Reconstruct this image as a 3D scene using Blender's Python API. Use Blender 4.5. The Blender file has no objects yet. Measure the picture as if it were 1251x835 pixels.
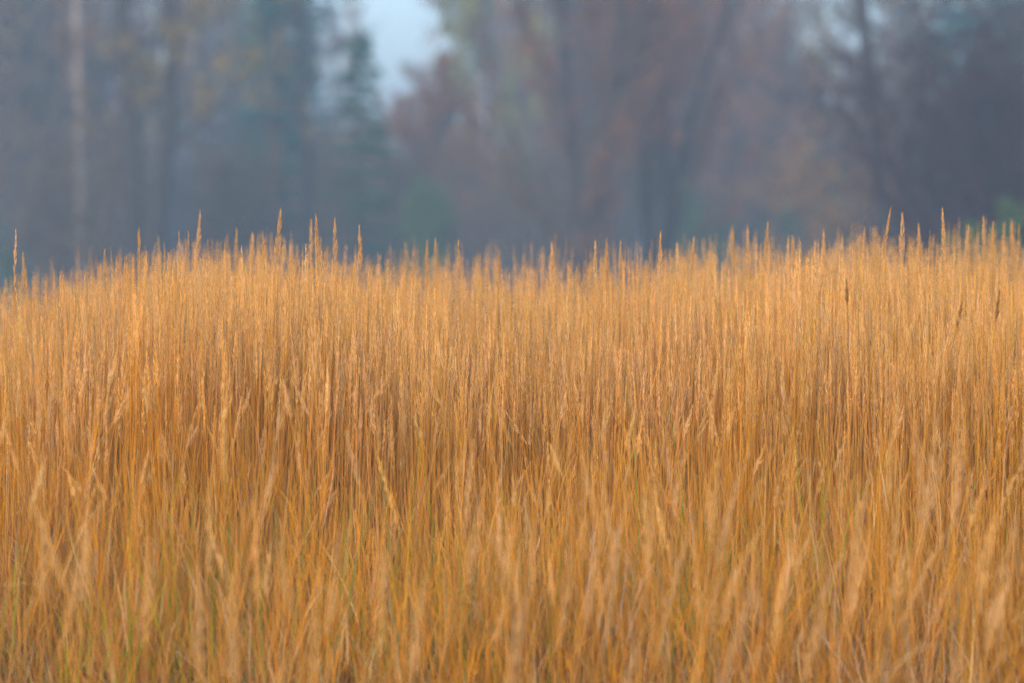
import bpy, math
import numpy as np
from mathutils import Vector, Euler

R = math.radians
scene = bpy.context.scene
COL = scene.collection

# ------------------------------------------------------------------ camera
W0, H0 = 1251.0, 835.0
FPX = 135.0 / 36.0 * W0            # focal length in photo pixels
CAM_Z = 1.35
HORIZON = 275.0
cam_d = bpy.data.cameras.new('camera')
cam_d.lens = 135.0
cam_d.sensor_width = 36.0
cam_d.clip_start = 0.1
cam_d.clip_end = 5000.0
cam_d.dof.use_dof = True
cam_d.dof.focus_distance = 12.9
cam_d.dof.aperture_fstop = 2.2
cam = bpy.data.objects.new('camera', cam_d)
COL.objects.link(cam)
cam.location = (0, 0, CAM_Z)
cam.rotation_euler = (R(90) - math.atan((H0 / 2 - HORIZON) / FPX), 0, 0)
scene.camera = cam

# ------------------------------------------------------------------ sky, sun, exposure
SUN_EL, SUN_AZ = 21.0, 194.0      # azimuth clockwise from +Y: behind the camera, a little to the left
world = bpy.data.worlds.new('World')
scene.world = world
world.use_nodes = True
wn = world.node_tree
for n in list(wn.nodes):
    wn.nodes.remove(n)
sky = wn.nodes.new('ShaderNodeTexSky')
sky.sky_type = 'NISHITA'
sky.sun_disc = False
sky.sun_elevation = R(SUN_EL)
sky.sun_rotation = R(SUN_AZ)
sky.air_density = 1.0
sky.dust_density = 0.4
sky.ozone_density = 3.0
bg = wn.nodes.new('ShaderNodeBackground')
bg.inputs['Strength'].default_value = 0.07
wo = wn.nodes.new('ShaderNodeOutputWorld')
cool = wn.nodes.new('ShaderNodeMix')          # the camera's cool white balance, the same over the whole sky
cool.data_type = 'RGBA'
cool.blend_type = 'MULTIPLY'
cool.inputs['Factor'].default_value = 1.0
cool.inputs[7].default_value = (0.90, 0.92, 1.06, 1)
wn.links.new(sky.outputs[0], cool.inputs[6])
wn.links.new(cool.outputs[2], bg.inputs['Color'])
wn.links.new(bg.outputs[0], wo.inputs['Surface'])

sun_d = bpy.data.lights.new('sun', 'SUN')
sun_d.energy = 1.5
sun_d.angle = R(30)
sun_d.color = (1.0, 0.93, 0.82)
sun = bpy.data.objects.new('sun', sun_d)
COL.objects.link(sun)
az, el = R(SUN_AZ), R(SUN_EL)
to_sun = Vector((math.sin(az) * math.cos(el), math.cos(az) * math.cos(el), math.sin(el)))
sun.rotation_euler = to_sun.to_track_quat('Z', 'Y').to_euler()
sun.location = to_sun * 60

vs = scene.view_settings
vs.view_transform = 'Standard'
vs.look = 'None'
vs.exposure = 1.85
vs.gamma = 1.0
vs.use_curve_mapping = False

cy = scene.cycles
cy.max_bounces = 5
cy.diffuse_bounces = 3
cy.glossy_bounces = 1
cy.transmission_bounces = 2
cy.transparent_max_bounces = 4
cy.volume_bounces = 0
cy.use_denoising = True
cy.denoising_prefilter = 'FAST'
cy.sample_clamp_indirect = 4.0
cy.use_adaptive_sampling = True
cy.adaptive_threshold = 0.02
cy.adaptive_min_samples = 40
cy.debug_use_spatial_splits = True

# ------------------------------------------------------------------ helpers
def px_point(x, y, d):
    """world point seen at photo pixel (x, y), d metres away"""
    return ((x - W0 / 2) / FPX * d, d, CAM_Z - (y - HORIZON) / FPX * d)


class MB:
    """collects tubes, ribbons and leaf faces; one build() = one mesh"""
    def __init__(self):
        self.v, self.f3, self.f4, self.c, self.n = [], [], [], [], 0

    def add(self, verts, quads=None, tris=None, col=(1, 1, 1)):
        verts = np.asarray(verts, float).reshape(-1, 3)
        col = np.asarray(col, float)
        if col.ndim == 1:
            col = np.tile(col, (len(verts), 1))
        self.v.append(verts)
        self.c.append(col)
        if quads is not None and len(quads):
            self.f4.append(np.asarray(quads, int) + self.n)
        if tris is not None and len(tris):
            self.f3.append(np.asarray(tris, int) + self.n)
        self.n += len(verts)

    def tube(self, pts, rad, k=5, col=(1, 1, 1), cap=True):
        pts = np.asarray(pts, float)
        rad = np.asarray(rad, float)
        n = len(pts)
        t = np.gradient(pts, axis=0)
        t /= np.linalg.norm(t, axis=1, keepdims=True) + 1e-9
        ref = np.array([0.31, 0.95, 0.05])
        if abs(np.dot(ref, t.mean(0))) > 0.9:
            ref = np.array([0.95, -0.2, 0.3])
        u = np.cross(t, ref)
        u /= np.linalg.norm(u, axis=1, keepdims=True) + 1e-9
        w = np.cross(t, u)
        a = np.arange(k) / k * 2 * math.pi
        ring = (np.cos(a)[None, :, None] * u[:, None, :] + np.sin(a)[None, :, None] * w[:, None, :])
        V = (pts[:, None, :] + ring * rad[:, None, None]).reshape(-1, 3)
        i = np.arange(n - 1)[:, None] * k
        j = np.arange(k)[None, :]
        q = np.stack([i + j, i + (j + 1) % k, i + k + (j + 1) % k, i + k + j], -1).reshape(-1, 4)
        c = np.asarray(col, float)
        if c.ndim == 2:
            c = np.repeat(c, k, axis=0)
        tr = None
        if cap and k == 3:
            tr = [[(n - 1) * k, (n - 1) * k + 1, (n - 1) * k + 2]]
        self.add(V, q, tr, c)

    def ribbon(self, pts, wid, side, col=(1, 1, 1)):
        """a grass leaf: two strips meeting at a keel so that it has depth"""
        pts = np.asarray(pts, float)
        wid = np.asarray(wid, float)
        n = len(pts)
        t = np.gradient(pts, axis=0)
        t /= np.linalg.norm(t, axis=1, keepdims=True) + 1e-9
        s = np.asarray(side, float)
        if s.ndim == 1:
            s = np.tile(s, (n, 1))
        s = s - (s * t).sum(1, keepdims=True) * t
        s /= np.linalg.norm(s, axis=1, keepdims=True) + 1e-9
        nn = np.cross(t, s)
        L = pts + s * wid[:, None] / 2
        Rr = pts - s * wid[:, None] / 2
        K = pts - nn * wid[:, None] * 0.22
        V = np.stack([L, K, Rr], 1).reshape(-1, 3)
        i = np.arange(n - 1)[:, None] * 3
        q = np.concatenate([np.concatenate([i, i + 1, i + 4, i + 3], 1), np.concatenate([i + 1, i + 2, i + 5, i + 4], 1)])
        c = np.asarray(col, float)
        if c.ndim == 2:
            c = np.repeat(c, 3, axis=0)
        self.add(V, q, None, c)

    def spikes(self, base, direc, length, width, rng, col):
        """many slim pointed spikelets / leaves: folded rhombs"""
        n = len(base)
        d = direc / (np.linalg.norm(direc, axis=1, keepdims=True) + 1e-9)
        r = rng.normal(size=(n, 3))
        s = np.cross(d, r)
        s /= np.linalg.norm(s, axis=1, keepdims=True) + 1e-9
        nn = np.cross(d, s)
        length = np.broadcast_to(length, (n,))[:, None]
        width = np.broadcast_to(width, (n,))[:, None]
        a = base
        b = base + d * length * 0.45 + s * width * 0.5 + nn * width * 0.18
        c_ = base + d * length
        e = base + d * length * 0.45 - s * width * 0.5 + nn * width * 0.18
        V = np.stack([a, b, c_, e], 1).reshape(-1, 3)
        i = np.arange(n)[:, None] * 4
        tr = np.concatenate([np.concatenate([i, i + 1, i + 2], 1), np.concatenate([i, i + 2, i + 3], 1)])
        col = np.asarray(col, float)
        if col.ndim == 1:
            col = np.tile(col, (n, 1))
        self.add(V, None, tr, np.repeat(col, 4, axis=0))

    def mesh(self, name, mat, smooth=False):
        v = np.concatenate(self.v)
        f4 = np.concatenate(self.f4) if self.f4 else np.zeros((0, 4), int)
        f3 = np.concatenate(self.f3) if self.f3 else np.zeros((0, 3), int)
        me = bpy.data.meshes.new(name)
        me.vertices.add(len(v))
        me.vertices.foreach_set('co', v.astype(np.float32).ravel())
        nl = f4.size + f3.size
        me.loops.add(nl)
        me.loops.foreach_set('vertex_index', np.concatenate([f4.ravel(), f3.ravel()]).astype(np.int32))
        npoly = len(f4) + len(f3)
        me.polygons.add(npoly)
        starts = np.concatenate([np.arange(len(f4)) * 4, f4.size + np.arange(len(f3)) * 3]).astype(np.int32)
        me.polygons.foreach_set('loop_start', starts)
        if smooth:
            me.polygons.foreach_set('use_smooth', np.ones(npoly, bool))
        c = np.concatenate(self.c)
        ca = me.color_attributes.new('tint', 'FLOAT_COLOR', 'POINT')
        ca.data.foreach_set('color', np.concatenate([c, np.ones((len(c), 1))], 1).astype(np.float32).ravel())
        me.update(calc_edges=True)
        me.validate()
        if mat:
            me.materials.append(mat)
        return me

    def build(self, name, mat, parent=None, smooth=False, link=True):
        o = bpy.data.objects.new(name, self.mesh(name, mat, smooth))
        if link:
            COL.objects.link(o)
        if parent:
            o.parent = parent
        return o


def tag(o, label=None, cat=None, group=None, kind=None):
    if label: o['label'] = label
    if cat: o['category'] = cat
    if group: o['group'] = group
    if kind: o['kind'] = kind
    return o


def empty(name, loc=(0, 0, 0), rz=0):
    o = bpy.data.objects.new(name, None)
    o.location = loc
    o.rotation_euler = (0, 0, rz)
    o.empty_display_size = 0.1
    COL.objects.link(o)
    return o


def copy_tree(o, parent=None):
    c = o.copy()
    COL.objects.link(c)
    c.parent = parent
    for ch in [k for k in o.children]:
        copy_tree(ch, c)
    return c


# ------------------------------------------------------------------ materials
def tint_mat(name, translucent=0.25, hue=0.012, sat=0.12, val=0.25, rough=0.8, gain=(1, 1, 1), grain=0.0, grain_scale=200.0):
    """base colour = the mesh's own tint, varied a little from plant to plant"""
    m = bpy.data.materials.new(name)
    m.use_nodes = True
    nt = m.node_tree
    for n in list(nt.nodes):
        nt.nodes.remove(n)
    N, L = nt.nodes.new, nt.links.new
    at = N('ShaderNodeAttribute'); at.attribute_name = 'tint'
    oi = N('ShaderNodeObjectInfo')
    wn_ = N('ShaderNodeTexWhiteNoise'); wn_.noise_dimensions = '1D'
    L(oi.outputs['Random'], wn_.inputs['W'])
    sep = N('ShaderNodeSeparateColor')
    L(wn_.outputs['Color'], sep.inputs[0])
    hsv = N('ShaderNodeHueSaturation')
    for k, (ch, amp, base) in enumerate((('Red', hue, 0.5), ('Green', sat, 1.0), ('Blue', val, 1.0))):
        mr = N('ShaderNodeMapRange')
        mr.inputs['To Min'].default_value = base - amp
        mr.inputs['To Max'].default_value = base + amp
        L(sep.outputs[ch], mr.inputs['Value'])
        L(mr.outputs[0], hsv.inputs[('Hue', 'Saturation', 'Value')[k]])
    mul = N('ShaderNodeMix'); mul.data_type = 'RGBA'; mul.blend_type = 'MULTIPLY'
    mul.inputs['Factor'].default_value = 1.0
    L(at.outputs['Color'], mul.inputs[6])
    mul.inputs[7].default_value = (*gain, 1)
    L(mul.outputs[2], hsv.inputs['Color'])
    colour = hsv.outputs[0]
    if grain > 0:
        tc = N('ShaderNodeTexCoord')
        mp = N('ShaderNodeMapping'); mp.inputs['Scale'].default_value = (1, 1, 0.25)
        no = N('ShaderNodeTexNoise'); no.inputs['Scale'].default_value = grain_scale; no.inputs['Detail'].default_value = 4
        L(tc.outputs['Object'], mp.inputs[0]); L(mp.outputs[0], no.inputs['Vector'])
        mr = N('ShaderNodeMapRange'); mr.inputs['From Min'].default_value = 0.3; mr.inputs['From Max'].default_value = 0.7
        mr.inputs['To Min'].default_value = 1 - grain; mr.inputs['To Max'].default_value = 1 + grain * 0.5
        L(no.outputs[0], mr.inputs['Value'])
        m2 = N('ShaderNodeVectorMath'); m2.operation = 'SCALE'
        L(colour, m2.inputs[0]); L(mr.outputs[0], m2.inputs['Scale'])
        colour = m2.outputs[0]
    di = N('ShaderNodeBsdfDiffuse'); di.inputs['Roughness'].default_value = rough
    L(colour, di.inputs['Color'])
    out = N('ShaderNodeOutputMaterial')
    if translucent > 0:
        tr = N('ShaderNodeBsdfTranslucent')
        L(colour, tr.inputs['Color'])
        mx = N('ShaderNodeMixShader'); mx.inputs[0].default_value = translucent
        L(di.outputs[0], mx.inputs[1]); L(tr.outputs[0], mx.inputs[2])
        L(mx.outputs[0], out.inputs['Surface'])
    else:
        L(di.outputs[0], out.inputs['Surface'])
    return m


M_GRASS = tint_mat('dry_grass', 0.22, 0.004, 0.06, 0.14)
M_GREEN = tint_mat('green_blade', 0.35, 0.02, 0.15, 0.3)
M_TWIG = tint_mat('twigs_and_leaves', 0.2, 0.012, 0.12, 0.15)
M_BARK = tint_mat('bark', 0.0, 0.01, 0.1, 0.12, grain=0.45, grain_scale=14.0)
M_NEEDLE = tint_mat('needles', 0.12, 0.012, 0.1, 0.15)


def ground_mat():
    m = bpy.data.materials.new('meadow_soil_and_litter')
    m.use_nodes = True
    nt = m.node_tree
    N, L = nt.nodes.new, nt.links.new
    b = nt.nodes['Principled BSDF']
    b.inputs['Roughness'].default_value = 0.95
    b.inputs['Specular IOR Level'].default_value = 0.1
    tc = N('ShaderNodeTexCoord')
    n1 = N('ShaderNodeTexNoise'); n1.inputs['Scale'].default_value = 22; n1.inputs['Detail'].default_value = 8
    n2 = N('ShaderNodeTexNoise'); n2.inputs['Scale'].default_value = 0.35; n2.inputs['Detail'].default_value = 5
    L(tc.outputs['Object'], n1.inputs['Vector']); L(tc.outputs['Object'], n2.inputs['Vector'])
    r1 = N('ShaderNodeValToRGB')
    r1.color_ramp.elements[0].position = 0.3; r1.color_ramp.elements[0].color = (0.10, 0.055, 0.018, 1)
    r1.color_ramp.elements[1].position = 0.72; r1.color_ramp.elements[1].color = (0.34, 0.19, 0.06, 1)
    r2 = N('ShaderNodeValToRGB')
    r2.color_ramp.elements[0].position = 0.35; r2.color_ramp.elements[0].color = (0.055, 0.065, 0.022, 1)
    r2.color_ramp.elements[1].position = 0.68; r2.color_ramp.elements[1].color = (0.20, 0.13, 0.055, 1)
    L(n1.outputs[0], r1.inputs[0]); L(n2.outputs[0], r2.inputs[0])
    mx = N('ShaderNodeMix'); mx.data_type = 'RGBA'
    n3 = N('ShaderNodeTexNoise'); n3.inputs['Scale'].default_value = 1.3; n3.inputs['Detail'].default_value = 4
    L(tc.outputs['Object'], n3.inputs['Vector'])
    mr = N('ShaderNodeMapRange'); mr.inputs['From Min'].default_value = 0.42; mr.inputs['From Max'].default_value = 0.62
    L(n3.outputs[0], mr.inputs['Value'])
    L(mr.outputs[0], mx.inputs['Factor'])
    L(r1.outputs[0], mx.inputs[6]); L(r2.outputs[0], mx.inputs[7])
    L(mx.outputs[2], b.inputs['Base Color'])
    bp = N('ShaderNodeBump'); bp.inputs['Strength'].default_value = 0.6; bp.inputs['Distance'].default_value = 0.03
    L(n1.outputs[0], bp.inputs['Height']); L(bp.outputs[0], b.inputs['Normal'])
    return m


# ------------------------------------------------------------------ ground: a low swell that hides its own far side
_py = np.arange(-80, 700, 0.25)
_pz = np.interp(_py, [-80, -10, 0, 5, 8, 11, 13, 16, 17.5, 22, 30, 45, 70, 700],
                [-0.5, -0.55, -0.58, -0.60, -0.46, -0.24, -0.11, -0.01, -0.02, -0.22, -0.8, -1.25, -1.5, -1.6])
_k = np.exp(-0.5 * (np.arange(-12, 13) / 4.0) ** 2); _k /= _k.sum()
_pz = np.convolve(np.pad(_pz, 12, mode='edge'), _k, mode='valid')
_lx = np.array([-14, -6, -2.3, -1.55, -1.05, -0.5, -0.05, 0.42, 1.05, 2.0, 4, 9, 14])
_lz = np.array([-0.3, -0.3, -0.17, -0.08, 0.01, -0.05, -0.11, -0.11, -0.03, 0.01, 0.03, -0.05, -0.1])


def ground_z(x, y):
    x = np.asarray(x, float); y = np.asarray(y, float)
    z = np.interp(y, _py, _pz)
    w = np.clip((y - 10) / 3, 0, 1) * np.clip((34 - y) / 12, 0, 1)
    z = z + np.interp(x, _lx, _lz) * w
    z = z + 0.035 * np.sin(x * 1.9 + 0.6 * y) * np.sin(y * 1.3 - 0.4 * x)
    far = np.clip((y - 60) / 60, 0, 1)
    z = z + far * 0.25 * np.sin(x * 0.11 + 1) * np.cos(y * 0.07)
    return z


def build_ground():
    xs = np.concatenate([-np.geomspace(600, 9, 26), np.arange(-8.5, 8.51, 0.35), np.geomspace(9, 600, 26)])
    ys = np.concatenate([-np.geomspace(300, 6, 14), np.arange(-5, 34, 0.35), np.geomspace(34.5, 690, 46)])
    X, Y = np.meshgrid(xs, ys)
    Z = ground_z(X, Y)
    V = np.stack([X, Y, Z], -1).reshape(-1, 3)
    nx, ny = len(xs), len(ys)
    i = (np.arange(ny - 1)[:, None] * nx + np.arange(nx - 1)[None, :])
    q = np.stack([i, i + 1, i + nx + 1, i + nx], -1).reshape(-1, 4)
    mb = MB(); mb.add(V, q)
    o = mb.build('ground', ground_mat(), smooth=True)
    tag(o, 'gently swelling ground of dry litter under the golden meadow grass', 'ground', kind='structure')


build_ground()

# ------------------------------------------------------------------ grass: stalks built leaf by leaf
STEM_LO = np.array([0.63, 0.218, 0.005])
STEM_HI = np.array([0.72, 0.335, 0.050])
HEAD = np.array([0.79, 0.450, 0.165])
HEAD_DK = np.array([0.33, 0.150, 0.045])
LEAF = np.array([0.64, 0.285, 0.030])
LEAF_PALE = np.array([0.70, 0.46, 0.22])


def stem_line(rng, h, bow=0.05, n=7):
    t = np.linspace(0, 1, n)
    a = rng.uniform(0, 2 * math.pi)
    b = rng.normal(0, bow)
    p = np.zeros((n, 3))
    off = b * t ** 2.2 * h
    p[:, 0] = np.cos(a) * off + 0.004 * np.sin(t * 9 + a)
    p[:, 1] = np.sin(a) * off + 0.004 * np.cos(t * 8 + a)
    p[:, 2] = t * h
    return p


def add_head(mb, rng, tip_line, length, width, col, n=70, fine=1.0):
    """a feathery spindle of spikelets along the top of the stem"""
    seg = tip_line
    d = np.linalg.norm(np.diff(seg, axis=0), axis=1)
    s = np.concatenate([[0], np.cumsum(d)])
    tot = s[-1]
    t = rng.beta(1.15, 1.35, n)
    pos = tot - length + t * length * 0.97
    base = np.stack([np.interp(pos, s, seg[:, k]) for k in range(3)], 1)
    ax = seg[-1] - seg[-2]; ax /= np.linalg.norm(ax)
    prof = np.clip(t / 0.18, 0.25, 1) * (1 - t) ** 0.75 * 1.35 + 0.08
    a = rng.uniform(0, 2 * math.pi, n)
    u = np.cross(ax, [0.3, 0.9, 0.1]); u /= np.linalg.norm(u)
    w = np.cross(ax, u)
    rad = (np.cos(a)[:, None] * u + np.sin(a)[:, None] * w)
    rr = width * 0.5 * prof * np.sqrt(rng.uniform(0.05, 1, n))
    base = base + rad * rr[:, None] * 0.55
    direc = ax[None, :] + rad * (0.06 + 0.20 * prof * rng.uniform(0.4, 1.3, n))[:, None]
    cc = col[None, :] * rng.uniform(0.80, 1.15, (n, 1))
    mb.spikes(base, direc, rng.uniform(0.013, 0.024, n) * (0.6 + 0.7 * prof) * (0.5 + 0.5 * fine), rng.uniform(0.0018, 0.0034, n) * fine, rng, cc)


def add_leaf(mb, rng, p0, length, width, lift, azim, droop, col, curl=0.0, n=7):
    t = np.linspace(0, 1, n)
    ang = lift - droop * t ** 1.4          # elevation of the blade along its length
    hd = azim + curl * t
    step = length / (n - 1)
    dx = np.cos(ang) * np.cos(hd); dy = np.cos(ang) * np.sin(hd); dz = np.sin(ang)
    P = np.array(p0) + np.concatenate([[[0, 0, 0]], np.cumsum(np.stack([dx, dy, dz], 1)[:-1] * step, 0)])
    side = np.stack([-np.sin(hd), np.cos(hd), np.zeros(n)], 1)
    wid = width * np.clip(np.minimum((t + 0.12) * 5, (1 - t) ** 0.8 * 1.25 + 0.04), 0.03, 1)
    mb.ribbon(P, wid, side, col)


def stalk(seed, head=True, h=1.2, leaves=3, headlen=0.18, headwid=0.022, bow=0.05, leafy=1.0, stemr=0.0013, fine=0.7, nsp=46, lw=1.0, top=0.72):
    """one stalk in one mesh, for the uncountable mass"""
    rng = np.random.default_rng(seed)
    mb = MB()
    p = stem_line(rng, h, bow)
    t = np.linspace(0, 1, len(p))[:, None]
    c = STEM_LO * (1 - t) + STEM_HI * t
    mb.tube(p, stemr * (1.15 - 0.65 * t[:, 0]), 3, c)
    if head:
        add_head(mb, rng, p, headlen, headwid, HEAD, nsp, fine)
    for _ in range(leaves):
        z = rng.uniform(0.05, top) * h
        p0 = np.array([np.interp(z, p[:, 2], p[:, j]) for j in range(3)])
        pale = rng.random() < 0.22
        col = (LEAF_PALE if pale else LEAF) * rng.uniform(0.7, 1.1)
        if rng.random() < 0.72:
            add_leaf(mb, rng, p0, rng.uniform(0.2, 0.42), rng.uniform(0.0026, 0.005) * lw, rng.uniform(1.3, 1.52),
                     rng.uniform(0, 6.28), rng.uniform(0.0, 0.6), col, rng.normal(0, 0.5))
        else:
            add_leaf(mb, rng, p0, rng.uniform(0.12, 0.32) * leafy, rng.uniform(0.0022, 0.004) * lw, rng.uniform(0.8, 1.4),
                     rng.uniform(0, 6.28), rng.uniform(1.2, 3.0), col, rng.normal(0, 1.0))
    return mb


def green_tuft(seed):
    rng = np.random.default_rng(seed)
    mb = MB()
    for _ in range(5):
        g = np.array([0.26, 0.33, 0.02]) * rng.uniform(0.7, 1.4) + np.array([0.16, 0.07, 0.0]) * rng.uniform(0, 1)
        add_leaf(mb, rng, (rng.normal(0, 0.02), rng.normal(0, 0.02), 0), rng.uniform(0.35, 0.75), rng.uniform(0.004, 0.007),
                 rng.uniform(1.25, 1.52), rng.uniform(0, 6.28), rng.uniform(0.1, 1.1), g, rng.normal(0, 0.4))
    return mb


def litter_tuft(seed):
    """the tangle of old bent blades low in the stand"""
    rng = np.random.default_rng(seed)
    mb = MB()
    for _ in range(12):
        col = LEAF * np.array([0.95, 0.8, 0.6]) * rng.uniform(0.45, 0.95) if rng.random() < 0.62 else LEAF_PALE * rng.uniform(0.7, 1.1)
        add_leaf(mb, rng, (rng.normal(0, 0.04), rng.normal(0, 0.04), rng.uniform(0, 0.12)), rng.uniform(0.15, 0.45),
                 rng.uniform(0.0025, 0.005), rng.uniform(0.5, 1.5), rng.uniform(0, 6.28), rng.uniform(0.4, 2.6), col, rng.normal(0, 0.9))
    return mb


def proto_collection(name, meshes, mat):
    c = bpy.data.collections.new(name)
    for i, mb in enumerate(meshes):
        o = bpy.data.objects.new('%s_%02d' % (name, i), mb.mesh(name, mat))
        c.objects.link(o)
    return c


def gn_group(coll):
    ng = bpy.data.node_groups.new('scatter_' + coll.name, 'GeometryNodeTree')
    ng.interface.new_socket('Geometry', in_out='INPUT', socket_type='NodeSocketGeometry')
    ng.interface.new_socket('Geometry', in_out='OUTPUT', socket_type='NodeSocketGeometry')
    N, L = ng.nodes.new, ng.links.new
    gi = N('NodeGroupInput'); go = N('NodeGroupOutput')
    ci = N('GeometryNodeCollectionInfo')
    ci.inputs['Collection'].default_value = coll
    ci.inputs['Separate Children'].default_value = True
    ci.inputs['Reset Children'].default_value = True
    iop = N('GeometryNodeInstanceOnPoints')
    iop.inputs['Pick Instance'].default_value = True
    ai = N('GeometryNodeInputNamedAttribute'); ai.data_type = 'INT'; ai.inputs['Name'].default_value = 'pick'
    ar = N('GeometryNodeInputNamedAttribute'); ar.data_type = 'FLOAT_VECTOR'; ar.inputs['Name'].default_value = 'turn'
    as_ = N('GeometryNodeInputNamedAttribute'); as_.data_type = 'FLOAT_VECTOR'; as_.inputs['Name'].default_value = 'size'
    e2r = N('FunctionNodeEulerToRotation')
    L(gi.outputs[0], iop.inputs['Points'])
    L(ci.outputs[0], iop.inputs['Instance'])
    L(ai.outputs['Attribute'], iop.inputs['Instance Index'])
    L(ar.outputs['Attribute'], e2r.inputs[0])
    L(e2r.outputs[0], iop.inputs['Rotation'])
    L(as_.outputs['Attribute'], iop.inputs['Scale'])
    L(iop.outputs[0], go.inputs[0])
    return ng


def scatter(name, pts, pick, turn, size, coll):
    me = bpy.data.meshes.new(name)
    n = len(pts)
    me.vertices.add(n)
    me.vertices.foreach_set('co', pts.astype(np.float32).ravel())
    a = me.attributes.new('pick', 'INT', 'POINT'); a.data.foreach_set('value', pick.astype(np.int32))
    a = me.attributes.new('turn', 'FLOAT_VECTOR', 'POINT'); a.data.foreach_set('vector', turn.astype(np.float32).ravel())
    a = me.attributes.new('size', 'FLOAT_VECTOR', 'POINT'); a.data.foreach_set('vector', size.astype(np.float32).ravel())
    me.update()
    o = bpy.data.objects.new(name, me)
    COL.objects.link(o)
    md = o.modifiers.new('scatter', 'NODES')
    md.node_group = gn_group(coll)
    return o


def lean_turn(rng, n, sx, sy, mx=0.0, my=0.0):
    """random spin about the stalk's axis plus a lean (radians) towards +x / +y"""
    lx = rng.normal(mx, sx, n); ly = rng.normal(my, sy, n)
    # euler XYZ = Rz Ry Rx: the spin has to come first, so solve for small leans about a spun frame
    spin = rng.uniform(0, 2 * math.pi, n)
    c, s = np.cos(spin), np.sin(spin)
    bx = c * lx + s * ly          # lean expressed in the spun frame
    by = -s * lx + c * ly
    return np.stack([-by, bx, spin], 1)


def patches(rng, x, y, freq=1.0, seed=0):
    r = np.random.default_rng(seed)
    v = np.zeros_like(x)
    for k in range(7):
        a = r.uniform(0, 6.28); f = freq * r.uniform(0.5, 2.2)
        v += np.sin((x * np.cos(a) + y * np.sin(a)) * f * 2 + r.uniform(0, 6.28))
    return v / 2.6


def grass_patch(seed, maker, count, radius, hmean, hsd, lean, leanx=0.0, tint=0.22):
    """a handful of different plants standing close together, each with its own height, lean and shade"""
    rng = np.random.default_rng(seed)
    out = MB()
    turns = lean_turn(rng, count, lean, lean, leanx)
    for i in range(count):
        one = maker(rng, int(rng.integers(1 << 30)))
        rot = np.array(Euler(turns[i]).to_matrix())
        r, a = radius * math.sqrt(rng.random()), rng.uniform(0, 6.28)
        off = np.array([r * math.cos(a), r * math.sin(a), 0])
        h = max(hmean + hsd * float(np.clip(rng.normal(), -2.2, 1.7)), 0.4)
        g = rng.uniform(1 - tint, 1 + tint) * np.array([1, rng.uniform(0.96, 1.03), rng.uniform(0.85, 1.15)])
        if rng.random() < 0.07:                 # an old, grey-brown stalk
            g = g * np.array([0.60, 0.66, 0.9])
        for v, c in zip(one.v, one.c):
            out.v.append((v * np.array([1, 1, h])) @ rot.T + off)
            out.c.append(np.clip(c * g, 0, 0.9))
        out.f3 += [f + out.n for f in one.f3]
        out.f4 += [f + out.n for f in one.f4]
        out.n += one.n
    return out


def tall_one(r, sd):
    return stalk(sd, True, 1.2, int(r.integers(1, 4)), r.uniform(0.11, 0.19), r.uniform(0.005, 0.011), 0.022, fine=0.52, nsp=40, lw=0.7, top=0.5)


def short_one(r, sd):
    return stalk(sd, False, 1.2, int(r.integers(2, 5)), bow=0.05, leafy=1.2)


def bent_one(r, sd):
    return stalk(sd, r.random() > 0.15, 1.15, int(r.integers(1, 3)), r.uniform(0.16, 0.28), r.uniform(0.007, 0.014), 0.10, 1.3, fine=0.75, nsp=70)


def loose_one(r, sd):
    return stalk(sd, r.random() > 0.3, 1.15, int(r.integers(1, 4)), r.uniform(0.10, 0.18), r.uniform(0.006, 0.013), 0.12, 1.3, fine=0.7, nsp=50)


NP = 14
loose = proto_collection('loose_patch', [grass_patch(400 + i, loose_one, 5, 0.20, 1.0, 0.14, 0.13, 0.03) for i in range(NP)], M_GRASS)
tall = proto_collection('tall_patch', [grass_patch(100 + i, tall_one, 42, 0.16, 1.0, 0.105, 0.024, 0.006) for i in range(NP)], M_GRASS)
short = proto_collection('short_patch', [grass_patch(200 + i, short_one, 22, 0.16, 0.55, 0.13, 0.09, 0.0) for i in range(NP)], M_GRASS)
bent = proto_collection('bent_patch', [grass_patch(300 + i, bent_one, 4, 0.20, 1.0, 0.14, 0.07, 0.0) for i in range(NP)], M_GRASS)
green = proto_collection('green_patch', [grass_patch(500 + i, lambda r, sd: green_tuft(sd), 3, 0.10, 1.0, 0.2, 0.05) for i in range(8)], M_GREEN)
litter = proto_collection('litter_patch', [grass_patch(600 + i, lambda r, sd: litter_tuft(sd), 6, 0.16, 1.0, 0.2, 0.1) for i in range(8)], M_GRASS)


def field(name, coll, npro, x0, x1, y0, y1, dens, hmean, hsd, lean, leanx, seed, label, patch=0.0, wedge=0.0, edge=None):
    rng = np.random.default_rng(seed)
    n = int((x1 - x0) * (y1 - y0) * dens)
    x = rng.uniform(x0, x1, n); y = rng.uniform(y0, y1, n)
    keep = np.ones(n, bool)
    if wedge:                                    # wide behind, narrower near the camera
        keep &= np.abs(x) < wedge + y * 0.20
    p = patches(rng, x, y, 0.9, seed)
    if patch:
        keep &= rng.random(n) < np.clip(1 + p * patch, 0.12, 1.0)
    if edge is not None:
        keep &= edge(x, y, rng)
    x, y, p = x[keep], y[keep], p[keep]
    n = len(x)
    z = ground_z(x, y) - 0.01
    h = np.clip(rng.normal(hmean, hsd, n) + p * 0.03, 0.35, 1.35)
    size = np.stack([rng.uniform(0.85, 1.25, n)] * 2 + [h], 1)
    o = scatter(name, np.stack([x, y, z], 1), rng.integers(0, npro, n), lean_turn(rng, n, lean, lean, leanx), size, coll)
    tag(o, label, 'grass', kind='stuff')
    return n


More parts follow.
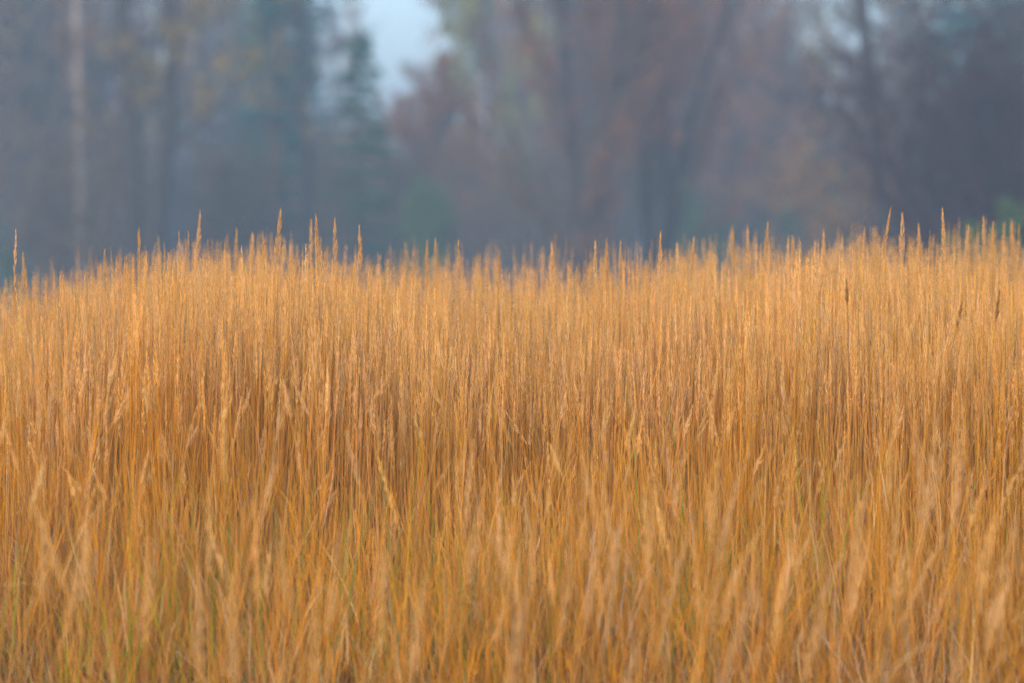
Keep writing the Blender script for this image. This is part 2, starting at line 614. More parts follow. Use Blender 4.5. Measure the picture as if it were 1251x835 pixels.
front_line = lambda x: 12.5 + 0.35 * np.sin(x * 2.1 + 0.4) + 0.25 * np.sin(x * 5.3) - 0.35 * np.clip(x, 0, 2)
cnt = 0
cnt += field('golden_grass', tall, NP, -5.6, 5.6, 11.6, 18.4, 1000 / 42, 0.925, 0.03, 0.012, 0.008, 1,
             'dense upright stand of sharp golden reed grass along the skyline',
             0.15, 2.2, lambda x, y, r: y > front_line(x) + r.normal(0, 0.15, len(x)))
cnt += field('foreground_grass', bent, NP, -3.4, 3.4, 8.6, 10.8, 52 / 4, 0.88, 0.10, 0.08, 0.12, 2,
             'soft blurred tan grass plumes leaning across the foreground', 0.8, 1.4)
cnt += field('low_grass', short, NP, -4.4, 4.4, 10.7, 13.2, 620 / 22, 1.0, 0.14, 0.02, 0.01, 3,
             'lower orange stems and blades in front of the tall stand', 0.25, 1.8)
cnt += field('loose_grass', loose, NP, -4.4, 4.4, 10.8, 13.0, 65 / 5, 0.86, 0.08, 0.03, 0.05, 7,
             'loose bent stalks with thin heads just before the tall stand', 0.8, 1.8)
cnt += field('bent_dry_blades', litter, 8, -4.6, 4.6, 10.6, 13.6, 160 / 6, 1.25, 0.25, 0.05, 0.0, 4,
             'curled and broken dry blades low among the golden stems', 0.3, 1.8)
cnt += field('green_blades', green, 8, -4.4, 4.4, 10.9, 12.9, 19, 0.95, 0.2, 0.03, 0.0, 5,
             'fresh green blades showing between dry stems near the ground', 0.9, 1.8)
cnt += field('far_grass', tall, NP, -12, 12, 18.8, 44, 2.2, 0.91, 0.05, 0.03, 0.0, 6,
             'thin golden grass on the slope falling away behind the skyline', 0.4)
print('grass instances', cnt)

# ---- stalks that can be told apart: each its own thing
def single_stalk(seed, foot, tip, headlen, headwid, headcol, stemcol, name, label, group, nleaf=2, bow=0.02, n_sp=95, hook=0.0, stemr=0.0015):
    rng = np.random.default_rng(seed)
    foot = np.array(foot, float); tip = np.array(tip, float)
    root = empty(name, foot)
    v = tip - foot
    n = 10
    t = np.linspace(0, 1, n)
    p = v[None, :] * t[:, None]
    # leaning stalks rise steeply first and bend over towards the tip
    lat = np.array([v[0], v[1], 0])
    p[:, :2] = lat[None, :2] * (t ** (1.6 + hook))[:, None]
    p[:, 0] += rng.normal(0, bow) * np.sin(t * math.pi) * 0.5
    mb = MB()
    mb.tube(p, stemr * (1.15 - 0.65 * t), 5, stemcol * rng.uniform(0.92, 1.05))
    mb.build('stem', M_GRASS, root, True)
    mb = MB()
    add_head(mb, rng, p, headlen, headwid, headcol, n_sp)
    mb.build('seed_head', M_GRASS, root)
    for _ in range(nleaf):
        z = rng.uniform(0.15, 0.7)
        p0 = np.array([np.interp(z, t, p[:, k]) for k in range(3)])
        mb = MB()
        add_leaf(mb, rng, p0, rng.uniform(0.2, 0.36), rng.uniform(0.003, 0.005), rng.uniform(1.1, 1.45), rng.uniform(0, 6.28),
                 rng.uniform(0.1, 1.2), LEAF * rng.uniform(0.8, 1.1), rng.normal(0, 0.5))
        mb.build('leaf', M_GRASS, root)
    tag(root, label, 'grass stalk', group)
    return root


SK = 'tall seed heads on the skyline'
skyline = [  # photo pixel of the tip, distance, head length, head width, lean of the head in px, label
    (28, 308, 14.6, .15, .016, -14, 'lone seed head poking up at the far left end of the skyline'),
    (128, 305, 15.0, .15, .018, 2, 'short seed head above the low left part of the skyline, left of the birch-like gap'),
    (170, 279, 14.8, .19, .016, -2, 'slim tall seed head on the skyline under the leaning dark trunk'),
    (245, 258, 14.6, .17, .018, 12, 'thin dark-gold seed head leaning right, well above the left skyline'),
    (289, 279, 15.4, .17, .014, 2, 'needle-thin seed head just left of the thickest one'),
    (309, 284, 15.6, .16, .026, 0, 'plump soft seed head second to the left of the thickest one'),
    (321, 284, 15.8, .14, .022, 3, 'pale soft seed head next left of the thickest one'),
    (343, 256, 14.5, .19, .034, 10, 'tallest and thickest seed head of the skyline, sharp and bright'),
    (380, 268, 15.3, .15, .016, -3, 'blurred seed head touching the tall one below the dark spruce trunk'),
    (386, 261, 14.8, .18, .019, -4, 'tall seed head below the dark spruce trunk, leaning slightly left'),
    (409, 267, 14.6, .16, .016, -12, 'sharp slim seed head leaning left below the pale trunk'),
    (439, 276, 14.8, .15, .017, -10, 'seed head leaning left below the dark green conifer'),
    (522, 295, 15.4, .14, .016, 3, 'seed head standing in front of the small bright green bush'),
    (532, 292, 15.6, .15, .015, 0, 'thin seed head at the edge of the bright green bush'),
    (560, 294, 14.7, .17, .018, -6, 'sharp seed head just right of the bright green bush'),
    (610, 306, 15.0, .15, .018, 0, 'lone seed head in the low middle dip of the skyline'),
    (674, 297, 15.4, .16, .024, -7, 'broad soft seed head leaning left in the middle of the skyline'),
    (727, 294, 14.8, .16, .014, 3, 'first of a close trio of thin heads right of the middle'),
    (741, 291, 15.0, .16, .015, 3, 'second of a close trio of thin heads right of the middle'),
    (758, 295, 15.2, .16, .017, -2, 'third of a close trio of thin heads right of the middle'),
    (807, 285, 14.6, .18, .018, 8, 'sharp seed head below the bare fan-shaped tree'),
    (827, 297, 15.3, .14, .018, -5, 'seed head leaning left beside the sharp one under the bare fan-shaped tree'),
    (848, 289, 14.7, .17, .017, 14, 'seed head leaning strongly right, right of the bare fan-shaped tree'),
    (895, 275, 15.2, .19, .020, 0, 'upright tall head at the left of the rising right skyline'),
    (913, 275, 15.6, .17, .016, -6, 'thin pale head next to the upright one on the rising skyline'),
    (938, 271, 14.8, .18, .023, 5, 'stout head at the middle of the rising right skyline'),
    (968, 287, 15.2, .16, .018, -4, 'low head between the stout one and the ochre bush'),
    (1006, 280, 15.0, .17, .018, -2, 'seed head directly below the ochre bush'),
    (1029, 286, 15.3, .17, .018, -2, 'seed head left of the dark tree trunk, below the sky gap'),
    (1056, 277, 15.6, .16, .019, 0, 'blurred seed head just left of the dark tree trunk'),
    (1088, 254, 14.5, .20, .014, 26, 'long thin seed head leaning right at the foot of the dark trunk'),
    (1102, 260, 14.5, .17, .027, -3, 'thick bright seed head right of the dark trunk'),
    (1122, 274, 15.4, .15, .019, -4, 'soft seed head right of the thick bright one'),
    (1151, 256, 14.6, .18, .020, -5, 'tallest seed head in front of the maroon thicket'),
    (1183, 275, 15.0, .15, .018, 5, 'seed head leaning right in front of the maroon thicket'),
    (1201, 264, 15.3, .18, .023, -7, 'broad soft seed head leaning left in front of the maroon thicket'),
    (1213, 271, 15.1, .16, .017, -1, 'thin upright head beside the broad one in front of the thicket'),
    (1236, 271, 14.7, .16, .015, -2, 'rightmost thin seed head before the dark green corner bush'),
]
for i, (x, y, d, hl, hw, ln, lab) in enumerate(skyline):
    d -= 0.9
    tx, ty, tz = px_point(x, y, d)
    fx = tx - ln / FPX * d * 1.6
    fy = d + 0.06 * math.sin(i * 2.3)
    single_stalk(1000 + i, (fx, fy, float(ground_z(fx, fy)) - 0.01), (tx, d, tz), hl * 1.05, hw * 0.9, HEAD * 0.82, STEM_HI * 0.95,
                 'grass_stalk', lab, SK, 2, n_sp=int(90 + hw * 3400), stemr=0.0016)

DK = 'dark bent seed heads in the golden stand'
dark = [  # tip px, base-of-head px, distance, width, label
    (1128, 354, 1106, 401, 13.4, .010, 'dark brown seed head bent right against the pale stand at the right'),
    (1176, 368, 1160, 388, 13.4, .010, 'small brown seed head bent right beside the dark bent one'),
    (1233, 354, 1223, 400, 13.4, .010, 'dark slim head leaning right near the right edge of the stand'),
    (1221, 356, 1215, 384, 13.4, .009, 'thin brown head just left of the dark slim one near the edge'),
    (1034, 341, 1037, 366, 13.4, .008, 'short hooked dark head below the ochre bush side of the skyline'),
    (967, 325, 975, 366, 13.4, .010, 'brown head leaning left, low in the pale stand'),
    (1073, 362, 1067, 388, 13.4, .009, 'small dark forked-looking head in the right part of the stand'),
    (550, 345, 549, 372, 13.3, .008, 'tiny dark upright head in the middle of the pale stand'),
    (242, 520, 222, 536, 12.6, .012, 'drooping brown head lying to the right in the left of the stand'),
    (122, 556, 104, 590, 12.6, .012, 'pale bent head leaning right low on the left side'),
    (1173, 372, 1150, 420, 13.2, .012, 'tan head leaning right behind the small brown bent one'),
    (648, 566, 628, 590, 12.4, .012, 'grey-tan head leaning right in the middle of the stand'),
]
for i, (x, y, bx, by, d, hw, lab) in enumerate(dark):
    d = float(front_line((x - W0 / 2) / FPX * 12.4)) - 0.12
    tx, ty, tz = px_point(x, y, d)
    b = px_point(bx, by, d)
    hl = math.dist((tx, tz), (b[0], b[2]))
    fx = tx - (tx - b[0]) * (3.2 if abs(x - bx) > 4 else 2.0)
    fy = d + 0.02
    tan = 'tan' in lab or 'pale bent' in lab
    single_stalk(1200 + i, (fx, fy, float(ground_z(fx, fy)) - 0.01), (tx, d, tz), max(hl * 1.35, 0.09), hw * 0.7, HEAD * 0.95 if tan else HEAD_DK * 0.95,
                 STEM_HI if tan else HEAD_DK * 1.1, 'bent_grass_stalk', lab, DK, 1, n_sp=60, hook=1.0)

FG = 'blurred plumes in the foreground'
plumes = [  # tip px, distance, head length, width, lean px, label
    (38, 612, 8.6, .20, .028, -60, 'blurred plume leaning left near the left edge of the foreground'),
    (52, 628, 8.8, .19, .030, 4, 'upright blurred plume beside the left-leaning one at the left edge'),
    (106, 618, 8.9, .20, .030, 6, 'blurred plume low on the left, third from the edge'),
    (180, 655, 8.3, .22, .034, 4, 'soft pale plume below the left-hand curved stems'),
    (240, 690, 7.8, .22, .036, 8, 'wide soft plume at the lower left, first of a loose row'),
    (285, 700, 7.6, .22, .036, -4, 'wide soft plume at the lower left, second of a loose row'),
    (310, 610, 8.8, .22, .030, 0, 'tall blurred plume above the lower left row'),
    (255, 585, 9.2, .20, .026, 2, 'slender blurred plume high in the left foreground'),
    (390, 690, 7.8, .24, .036, 20, 'thick plume leaning right, left of the middle'),
    (415, 640, 8.5, .22, .030, 16, 'taller plume leaning right beside the thick one'),
    (470, 660, 8.2, .22, .030, 10, 'soft plume left of the middle of the foreground'),
    (520, 700, 7.6, .22, .036, 24, 'low plume leaning right at the lower middle'),
    (590, 600, 9.0, .20, .026, 16, 'slim plume leaning right in the centre'),
    (606, 590, 9.3, .20, .024, -14, 'slim plume leaning left in the centre'),
    (640, 720, 7.5, .24, .040, 30, 'broad low plume leaning right in the lower centre'),
    (700, 655, 8.3, .22, .032, 26, 'plume leaning right, just right of the lower centre'),
    (735, 640, 8.5, .22, .032, 30, 'second plume leaning right of the lower centre'),
    (770, 600, 8.8, .22, .032, 40, 'high pale plume leaning right of the centre'),
    (803, 595, 9.0, .22, .028, 22, 'pale plume next right of the high leaning one'),
    (845, 640, 8.4, .22, .034, 40, 'wide plume leaning right in the right centre'),
    (880, 555, 9.3, .20, .028, 22, 'high soft plume, left of the tallest right-hand clump'),
    (905, 570, 9.0, .22, .030, 30, 'soft plume leaning right, left of the tallest clump'),
    (920, 720, 7.4, .24, .040, 60, 'large low plume sweeping right at the lower right'),
    (975, 640, 8.3, .24, .034, 30, 'plume leaning right below the tallest clump'),
    (1020, 690, 7.7, .24, .036, 40, 'wide low plume right of the large sweeping one'),
    (1095, 490, 9.0, .24, .034, 10, 'tallest soft plume of the right-hand clump'),
    (1122, 515, 8.8, .24, .040, -6, 'broad soft plume in the tallest right-hand clump'),
    (1146, 505, 9.0, .24, .034, 14, 'pale plume at the right of the tallest clump'),
    (1180, 520, 9.2, .22, .030, 12, 'slim plume between the tallest clump and the right edge'),
    (1225, 600, 8.3, .24, .036, 30, 'wide plume leaning right near the right edge'),
    (1240, 640, 7.9, .24, .040, 40, 'large blurred plume leaning out of the right edge'),
    (1062, 600, 8.6, .22, .034, 30, 'plume leaning right under the tallest clump'),
]
for i, (x, y, d, hl, hw, ln, lab) in enumerate(plumes):
    d += 0.7
    tx, ty, tz = px_point(x, y, d)
    fx = tx - ln / FPX * d * 2.2
    fy = d + 0.05
    single_stalk(1400 + i, (fx, fy, float(ground_z(fx, fy)) - 0.01), (tx, d, tz), hl * 1.25, hw * 0.72, HEAD * 0.92, STEM_HI,
                 'grass_plume', lab, FG, 2, n_sp=130)

# ------------------------------------------------------------------ trees
def grow(rng, base, direc, length, radius, level, P, out, parent=-1):
    n = P['seg'][level]
    d = np.array(direc, float); d /= np.linalg.norm(d)
    pts = [np.array(base, float)]
    for k in range(n):
        d = d + rng.normal(0, P['wob'][level], 3) + np.array([0, 0, P['up'][level]])
        d /= np.linalg.norm(d)
        pts.append(pts[-1] + d * length / n)
    pts = np.array(pts)
    t = np.linspace(0, 1, n + 1)
    rad = radius * (1 - t * P['taper'][level])
    idx = len(out)
    out.append((level, pts, rad, parent))
    if level + 1 < len(P['seg']):
        m = P['n'][level]
        m = max(1, int(m * rng.uniform(0.8, 1.2)))
        for k in range(m):
            tt = P['t0'][level] + (1 - P['t0'][level]) * (k + rng.random()) / m
            tt = min(tt, 0.98)
            b = np.array([np.interp(tt, t, pts[:, j]) for j in range(3)])
            i = min(int(tt * n), n - 1)
            ax = pts[i + 1] - pts[i]; ax /= np.linalg.norm(ax)
            u = np.cross(ax, rng.normal(size=3)); u /= np.linalg.norm(u)
            a = P['ang'][level] * rng.uniform(0.7, 1.3)
            nd = ax * math.cos(a) + u * math.sin(a)
            ln = length * P['len'][level] * rng.uniform(0.6, 1.2) * (1 - P['fall'][level] * tt)
            r = max(np.interp(tt, t, rad) * P['rr'][level], 0.003)
            grow(rng, b, nd, ln, r, level + 1, P, out, idx)
    return out


def make_tree(seed, P, height, radius, bark, twig, leafcols, leafn, leafsize, name='bare_tree', join_limbs=True, stems=1, spread=0.0, leaf_from=0.0, lean=(0, 0), twig_r=1.0):
    """trunk > mesh, limbs > meshes, crown > twigs and leaves, all round z = 0"""
    rng = np.random.default_rng(seed)
    root = empty(name)
    bark = np.array(bark); twig = np.array(twig)
    tips = []
    crown = MB(); limb = MB(); limbs = []
    for s in range(stems):
        a = rng.uniform(0, 6.28)
        dr = np.array([math.cos(a) * spread * rng.uniform(0.4, 1) + lean[0], math.sin(a) * spread * rng.uniform(0.4, 1) + lean[1], 1.0])
        sk = grow(rng, (math.cos(a) * 0.15 * (stems > 1), math.sin(a) * 0.15 * (stems > 1), -0.1), dr, height * rng.uniform(0.85, 1.05), radius, 0, P, [])
        tr = MB()
        for lv, pts, rad, par in sk:
            if lv == 0:
                rad = rad.copy(); rad[0] *= 1.35
                tr.tube(pts, rad, 8, bark * rng.uniform(0.9, 1.1))
            elif lv == 1:
                (limb if join_limbs else limbs.append(MB()) or limbs[-1]).tube(pts, rad, 5, bark * 0.5 + twig * 0.5)
            else:
                crown.tube(pts, rad * twig_r, 3, twig * rng.uniform(0.8, 1.2))
            if lv == len(P['seg']) - 1:
                tips.append(pts)
        tr.build('trunk', M_BARK, root, True)
    if limb.n:
        limb.build('limbs', M_BARK, root)['kind'] = 'stuff'
    for l in limbs:
        l.build('limb', M_BARK, root)
    if leafn and tips:
        T = np.concatenate(tips)
        if leaf_from:
            T = T[T[:, 2] > leaf_from * height]
        if len(T):
            k = rng.integers(0, len(T), leafn)
            base = T[k] + rng.normal(0, 0.06, (leafn, 3))
            lc = np.array(leafcols)[rng.integers(0, len(leafcols), leafn)] * rng.uniform(0.7, 1.25, (leafn, 1))
            crown.spikes(base, rng.normal(size=(leafn, 3)) + np.array([0, 0, -0.4]), leafsize * rng.uniform(0.7, 1.3, leafn), leafsize * 0.7, rng, lc)
    crown.build('crown', M_TWIG, root)
    return root


def make_spruce(seed, height, base_r, col, name='spruce_tree', low=0.3, dens=1.0, thick=1.0):
    rng = np.random.default_rng(seed)
    root = empty(name)
    tr = MB()
    z = np.linspace(-0.1, height, 10)
    p = np.stack([rng.normal(0, 0.02, 10), rng.normal(0, 0.02, 10), z], 1)
    tr.tube(p, 0.011 * thick * (height - z) + 0.02, 8, (0.10, 0.075, 0.06))
    tr.build('trunk', M_BARK, root, True)
    cr = MB(); br = MB()
    col = np.array(col)
    zz = low
    while zz < height * 0.98:
        f = 1 - zz / height
        for _ in range(int(rng.integers(5, 8) * dens)):
            a = rng.uniform(0, 6.28)
            L = base_r * (f ** 0.75) * rng.uniform(0.6, 1.15) + 0.1
            n = 6
            t = np.linspace(0, 1, n)
            P = np.stack([np.cos(a) * L * t, np.sin(a) * L * t, zz + L * (-0.28 * t + 0.18 * t ** 2) + rng.normal(0, .05)], 1)
            br.tube(P, 0.018 * (1 - 0.8 * t) * (0.4 + f), 3, (0.09, 0.07, 0.05))
            m = int(52 * L / 1.2) + 8
            tt = rng.uniform(0.12, 1.0, m)
            b = np.stack([np.interp(tt, t, P[:, k]) for k in range(3)], 1)
            s = rng.choice([-1, 1], m)
            d = np.stack([np.cos(a) * 0.6 - np.sin(a) * s, np.sin(a) * 0.6 + np.cos(a) * s, rng.uniform(-0.9, -0.1, m)], 1)
            cr.spikes(b, d, rng.uniform(0.14, 0.34, m) * (0.6 + 0.5 * (1 - tt)), rng.uniform(0.05, 0.09, m), rng, col * rng.uniform(0.65, 1.3, (m, 1)))
        zz += rng.uniform(0.22, 0.36) * (0.6 + 0.8 * f)
    br.build('limbs', M_BARK, root)['kind'] = 'stuff'
    cr.build('crown', M_NEEDLE, root)
    return root


# growth habits: trunk, limbs, branches, twigs, twiglets
HAB_TALL = dict(seg=[9, 6, 5, 4, 3], wob=[.035, .10, .13, .16, .18], up=[.02, .06, .04, .02, 0.0], taper=[.8, .8, .8, .8, .7],
                n=[22, 6, 5, 4], t0=[.14, .2, .15, .1], ang=[.85, .7, .65, .6], len=[.30, .5, .55, .6], fall=[.55, .35, .3, .2], rr=[.42, .5, .5, .6])
HAB_SLIM = dict(HAB_TALL, len=[.11, .5, .55, .6], n=[26, 6, 4, 3])
HAB_BOLE = dict(HAB_TALL, t0=[.30, .2, .15, .1], n=[16, 6, 4, 3], len=[.22, .5, .55, .6])
HAB_FAN = dict(seg=[8, 7, 5, 4, 3], wob=[.05, .07, .10, .13, .15], up=[.02, .05, .03, .02, 0.0], taper=[.75, .8, .8, .8, .7],
               n=[16, 7, 6, 4], t0=[.10, .2, .15, .1], ang=[.55, .5, .5, .5], len=[.55, .45, .5, .6], fall=[.45, .35, .3, .2], rr=[.5, .5, .5, .6])
HAB_SHRUB = dict(seg=[6, 5, 4, 3], wob=[.08, .12, .15, .18], up=[.02, .04, .02, 0.0], taper=[.75, .8, .8, .7],
                 n=[9, 7, 6], t0=[.12, .15, .1], ang=[.6, .6, .6], len=[.5, .5, .55], fall=[.45, .3, .2], rr=[.55, .5, .6])

MAUVE = (0.150, 0.098, 0.068); GREYB = (0.115, 0.088, 0.070); MAROON = (0.065, 0.034, 0.036); WARM = (0.17, 0.105, 0.075)
BARK_DK = (0.055, 0.045, 0.040); BARK_GR = (0.09, 0.076, 0.066); BARK_BI = (0.48, 0.40, 0.35)
RUSSET = [(0.38, 0.14, 0.05), (0.30, 0.12, 0.05), (0.44, 0.22, 0.06)]
OCHRE = [(0.42, 0.27, 0.06), (0.36, 0.22, 0.06), (0.30, 0.22, 0.07)]
YGREEN = [(0.30, 0.30, 0.07), (0.38, 0.33, 0.08), (0.22, 0.25, 0.07)]
GREEN = [(0.07, 0.125, 0.035), (0.085, 0.15, 0.04), (0.055, 0.10, 0.04)]
PURPLE = [(0.16, 0.110, 0.075), (0.19, 0.135, 0.07), (0.12, 0.10, 0.065)]

PROTO = {}
PROTO['tall_a'] = make_tree(1, HAB_TALL, 11.5, 0.19, BARK_DK, MAUVE, PURPLE, 7500, 0.11)
PROTO['tall_b'] = make_tree(2, HAB_TALL, 12.5, 0.18, BARK_GR, GREYB, PURPLE + OCHRE[:1], 7000, 0.11)
PROTO['birch'] = make_tree(3, HAB_SLIM, 12.0, 0.105, BARK_BI, MAUVE, PURPLE + RUSSET[:1], 4200, 0.075, 'birch_tree')
PROTO['lean'] = make_tree(4, HAB_BOLE, 11.0, 0.20, BARK_DK, GREYB, OCHRE + PURPLE, 2600, 0.09, lean=(0.15, 0))
PROTO['bole'] = make_tree(22, HAB_BOLE, 11.5, 0.21, BARK_DK, GREYB, PURPLE + OCHRE[:1], 2400, 0.09)
PROTO['slim'] = make_tree(21, HAB_SLIM, 11.5, 0.16, BARK_DK, GREYB, PURPLE, 3000, 0.08)
PROTO['fan_a'] = make_tree(5, HAB_FAN, 8.2, 0.20, BARK_DK, MAUVE, [(0.24, 0.12, 0.075), (0.19, 0.11, 0.075)] + RUSSET[:1], 4200, 0.11, stems=2, spread=0.18, twig_r=1.3)
PROTO['fan_b'] = make_tree(6, HAB_FAN, 8.6, 0.11, BARK_DK, WARM, [(0.22, 0.12, 0.08), (0.19, 0.12, 0.075)] + RUSSET[:1], 5000, 0.115, stems=3, spread=0.24, twig_r=1.3)
PROTO['ygreen'] = make_tree(7, HAB_FAN, 8.6, 0.17, BARK_GR, WARM, YGREEN, 9000, 0.15, 'leafy_tree', leaf_from=0.25)
PROTO['russet'] = make_tree(8, HAB_FAN, 6.4, 0.13, BARK_GR, WARM, RUSSET + PURPLE[:1], 11000, 0.13, 'russet_tree', stems=2, spread=0.15)
PROTO['ochre'] = make_tree(9, HAB_SHRUB, 3.6, 0.05, BARK_GR, WARM, OCHRE + RUSSET[:1], 5000, 0.10, 'ochre_bush', stems=5, spread=0.35)
PROTO['maroon'] = make_tree(10, HAB_SHRUB, 4.6, 0.05, MAROON, MAROON, [(0.075, 0.038, 0.038)], 6000, 0.08, 'bare_thicket', stems=18, spread=0.42, twig_r=1.6)
PROTO['green'] = make_tree(11, HAB_SHRUB, 2.6, 0.04, BARK_DK, (0.08, 0.08, 0.05), GREEN, 7000, 0.11, 'green_bush', stems=6, spread=0.45)
PROTO['mauve_shrub'] = make_tree(12, HAB_SHRUB, 3.6, 0.05, BARK_GR, MAUVE, PURPLE, 5000, 0.09, 'bare_shrub', stems=9, spread=0.45)
PROTO['spruce'] = make_spruce(13, 12.5, 1.5, (0.028, 0.115, 0.088))
PROTO['spruce_slim'] = make_spruce(14, 12.0, 0.95, (0.030, 0.120, 0.088), dens=1.1, thick=1.7)
PROTO['conifer'] = make_spruce(15, 6.0, 1.25, (0.030, 0.130, 0.050), 'young_conifer')
PROTO['young_spruce'] = make_spruce(16, 3.4, 1.0, (0.040, 0.095, 0.040), 'young_conifer')

used = set()


def plant(kind, x, d, rz, label, cat='tree', group=None, s=1.0, sz=None):
    src = PROTO[kind]
    if kind in used:
        o = copy_tree(src)
    else:
        o = src
        used.add(kind)
    d, s, sz = d * 1.4, s * 1.34, (sz or s) * 1.34
    wx = (x - W0 / 2) / FPX * d
    o.location = (wx, d, float(ground_z(wx, d)))
    o.rotation_euler = (0, 0, rz)
    o.scale = (s, s, sz or s)
    for k in ('label', 'category', 'group'):
        if k in o: del o[k]
    tag(o, label, cat, group)
    return o


WG = 'trees at the misty wood edge'
front = [
    ('tall_a', 18, 78, 0.3, 'bare mauve tree at the far left edge of the wood', 'tree', 1.0),
    ('tall_b', 62, 84, 1.3, 'bare grey tree just left of the pale birch trunk', 'tree', 1.0),
    ('birch', 102, 66, 0.0, 'birch with pale whitish trunk at the left of the wood', 'tree', (0.68, 1.0)),
    ('bole', 157, 62, 2.1, 'tree with straight dark trunk next right of the birch', 'tree', 1.0),
    ('lean', 178, 62, 0.0, 'dark trunk leaning right with a few ochre leaves', 'tree', 1.0),
    ('tall_b', 268, 92, 0.4, 'faint grey trunk between leaning tree and dark spruce', 'tree', 1.0),
    ('spruce_slim', 341, 74, 0.8, 'dark teal slim spruce filling the height left of the sky gap', 'tree', 1.15),
    ('bole', 386, 70, 4.0, 'thin dark trunk right beside the slim spruce', 'tree', (0.62, 1.0)),
    ('birch', 408, 96, 1.5, 'pale warm birch trunk left of the green conifer', 'tree', 0.95),
    ('conifer', 440, 74, 0.8, 'dark green young conifer left of the sky gap', 'tree', 1.0),
    ('mauve_shrub', 480, 82, 1.0, 'low mauve shrub under the sky gap', 'shrub', 1.0),
    ('ygreen', 592, 86, 0.5, 'yellow-green leafy tree right of the sky gap', 'tree', (0.60, 1.15)),
    ('russet', 562, 82, 1.2, 'russet brown tree below the yellow-green crown', 'tree', (0.60, 0.78)),
    ('green', 520, 70, 1.2, 'small bright green bush under the sky gap', 'bush', (0.5, 1.02)),
    ('fan_a', 715, 60, 0.0, 'big bare fan-shaped tree in the middle with dark forked limbs', 'tree', (0.72, 0.98)),
    ('fan_b', 800, 64, 1.0, 'bare mauve fan tree right of the middle one', 'tree', (0.8, 0.95)),
    ('fan_a', 850, 84, 2.5, 'bare fan tree right of centre with fine mauve twigs', 'tree', 1.12),
    ('fan_b', 915, 82, 3.3, 'reddish-mauve fan tree left of the second sky gap', 'tree', (0.7, 0.9)),
    ('russet', 985, 92, 0.6, 'low russet tree under the second sky gap', 'tree', 0.95),
    ('ochre', 1012, 76, 0.6, 'ochre yellow bush left of the dark trunk', 'bush', 1.0),
    ('bole', 1087, 62, 2.9, 'dark trunk with side branches right of the second sky gap', 'tree', (0.9, 1.0)),
    ('tall_b', 1128, 84, 1.9, 'bare grey tree between dark trunk and teal spruce', 'tree', 0.95),
    ('spruce', 1215, 80, 0.5, 'broad teal spruce at the upper right edge', 'tree', 1.15),
    ('spruce', 1160, 90, 1.7, 'hazy teal spruce left of the broad one', 'tree', 1.0),
    ('maroon', 1190, 50, 0.3, 'dark maroon bare thicket at the lower right', 'thicket', 0.92),
    ('maroon', 1262, 48, 1.4, 'second maroon thicket cut by the right edge', 'thicket', 1.0),
    ('green', 1262, 44, 2.0, 'dark green bush in the right corner behind the grass', 'bush', 0.8),
    ('young_spruce', 826, 66, 1.0, 'small green conifer tip behind the grass under the fan tree', 'tree', 0.42),
    ('young_spruce', 12, 62, 1.0, 'dark green young conifer low at the left edge', 'tree', 0.5),
    ('mauve_shrub', 650, 76, 2.2, 'mauve shrub at the foot of the middle fan tree', 'shrub', 0.95),
    ('mauve_shrub', 130, 78, 3.0, 'mauve shrub between birch and straight dark trunk', 'shrub', 0.9),
    ('mauve_shrub', 95, 66, 4.0, 'mauve shrub hiding the foot of the pale birch', 'shrub', 0.95),
    ('mauve_shrub', 300, 70, 5.0, 'mauve shrub left of the foot of the dark slim spruce', 'shrub', 0.9),
    ('spruce_slim', 372, 98, 2.6, 'hazy slim spruce filling the gap beside the dark slim one', 'tree', 1.0),
    ('spruce_slim', 318, 82, 4.1, 'soft teal spruce just left of the dark slim one', 'tree', 1.0),
    ('green', 900, 84, 0.1, 'hazy green bush under the reddish fan tree', 'bush', 1.1),
    ('green', 975, 88, 1.1, 'hazy green bush left of the ochre bush', 'bush', 1.1),
]
for kind, x, d, rz, lab, cat, s in front:
    plant(kind, x, d, rz, lab, cat, WG, *(s if isinstance(s, tuple) else (s, s)))

# the second and third rows, fading into the haze
rt = np.random.default_rng(77)
LOOK = dict(tall_a='bare mauve tree', tall_b='bare grey tree', fan_a='spreading bare tree', fan_b='spreading warm-grey tree', spruce='teal spruce',
            birch='pale-stemmed birch', slim='slim bare tree', mauve_shrub='mauve shrub', russet='russet tree', green='green bush', ochre='ochre bush')
MARK = [(18, 'the far left edge'), (101, 'the pale birch'), (157, 'the straight dark trunk'), (225, 'the leaning trunk'), (341, 'the dark slim spruce'),
        (438, 'the green young conifer'), (490, 'the sky gap'), (575, 'the yellow-green tree'), (700, 'the big fan-shaped tree'), (790, 'the mauve fan tree'),
        (860, 'the fan tree right of centre'), (925, 'the reddish-mauve fan tree'), (1012, 'the ochre bush'), (1087, 'the dark trunk with side branches'),
        (1150, 'the hazy teal spruce'), (1230, 'the maroon thicket')]
taken = set()


def row_label(kind, x, row):
    mx, mark = min(MARK, key=lambda m: abs(m[0] - x))
    dx = x - mx
    where = 'behind' if abs(dx) < 14 else ('left of' if dx < 0 else 'right of')
    if x < -10 or x > 1260:
        mark, where = ('the left picture edge' if x < 0 else 'the right picture edge'), 'beyond'
    for adj in ('hazy', 'soft hazy', 'taller hazy', 'fainter hazy', 'darker hazy', 'dim hazy', 'bluish hazy', 'thin hazy', 'further hazy', 'misty', 'veiled', 'dimmer misty'):
        lab = '%s %s %s %s in the %s row' % (adj, LOOK[kind], where, mark, row)
        if lab not in taken:
            taken.add(lab)
            return lab


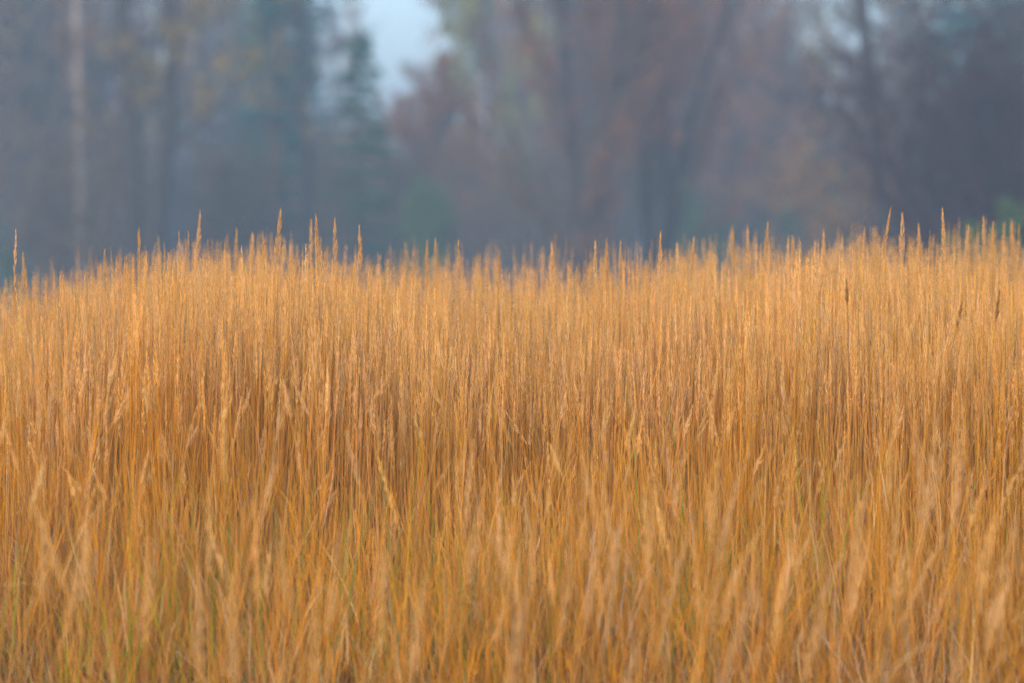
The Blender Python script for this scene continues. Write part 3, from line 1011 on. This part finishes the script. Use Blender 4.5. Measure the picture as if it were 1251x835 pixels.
rows = [(99, 'second', 52, 0.0), (135, 'last', 46, 0.4)]
for d, row, step, off in rows:
    x = -190 + off * step
    while x < 1450:
        low = (398 < x < 610) or (925 < x < 1065)
        kind = str(rt.choice(['tall_a', 'tall_b', 'fan_a', 'fan_b', 'tall_a', 'spruce', 'birch']))
        if low:
            kind = str(rt.choice(['mauve_shrub', 'russet']))
            ss = (0.70 if kind == 'russet' else 1.0) * d / 98 * (0.92 if x < 600 else 1.1)
        else:
            if kind.startswith('fan') and (280 < x < 770 or 870 < x < 1130):
                kind = 'spruce' if 280 < x < 330 or x > 1065 else 'tall_a'
            if kind.startswith('tall') and 660 < x < 860:
                kind = 'fan_b'
            if 310 < x < 400 or 610 < x < 660 or 890 < x < 930:
                kind = 'slim'
            ss = rt.uniform(0.95, 1.2) * (1.12 if kind.startswith('fan') else 1)
        xx = x + rt.normal(0, 8)
        plant(kind, xx, d + rt.uniform(-6, 6), rt.uniform(0, 6.28), row_label(kind, xx, row), 'tree', row + ' row of hazy trees', ss)
        x += step * rt.uniform(0.8, 1.2)
    x = -160
    while x < 1420:                       # undergrowth along the foot of each row
        kind = str(rt.choice(['mauve_shrub', 'mauve_shrub', 'green', 'ochre']))
        plant(kind, x, d - 5 + rt.uniform(-3, 3), rt.uniform(0, 6.28), row_label(kind, x, row), 'shrub', 'low shrubs of the ' + row + ' row', rt.uniform(0.8, 1.15))
        x += 105 * rt.uniform(0.8, 1.2)
for k, (x, kind, lab) in enumerate([(-60, 'tall_b', 'bare grey tree of the wood edge next beyond the left picture edge'),
                                    (-140, 'fan_a', 'spreading bare tree of the wood edge farther beyond the left picture edge'),
                                    (1320, 'tall_a', 'bare mauve tree of the wood edge next beyond the right picture edge'),
                                    (1400, 'spruce', 'teal spruce of the wood edge farther beyond the right picture edge')]):
    plant(kind, x, 80 + 3 * (k % 3), k, lab, 'tree', WG, 1.05)
for kind, o in PROTO.items():
    if kind not in used:
        bpy.data.objects.remove(o)

# ------------------------------------------------------------------ haze
def haze():
    mb = MB()
    x0, x1, y0, y1, z0, z1 = -620, 620, -320, 720, -3.6, 26.0
    V = [(x, y, z) for z in (z0, z1) for y in (y0, y1) for x in (x0, x1)]
    mb.add(V, [(0, 2, 3, 1), (4, 5, 7, 6), (0, 1, 5, 4), (2, 6, 7, 3), (0, 4, 6, 2), (1, 3, 7, 5)])
    m = bpy.data.materials.new('pale_haze')
    m.use_nodes = True
    nt = m.node_tree
    for n in list(nt.nodes):
        nt.nodes.remove(n)
    pv = nt.nodes.new('ShaderNodeVolumePrincipled')
    pv.inputs['Color'].default_value = (0.63, 0.83, 0.94, 1)
    pv.inputs['Density'].default_value = 0.0033
    out = nt.nodes.new('ShaderNodeOutputMaterial')
    nt.links.new(pv.outputs[0], out.inputs['Volume'])
    o = mb.build('haze', m)
    tag(o, 'thin bluish autumn mist hanging over meadow and wood', 'haze', kind='stuff')


haze()
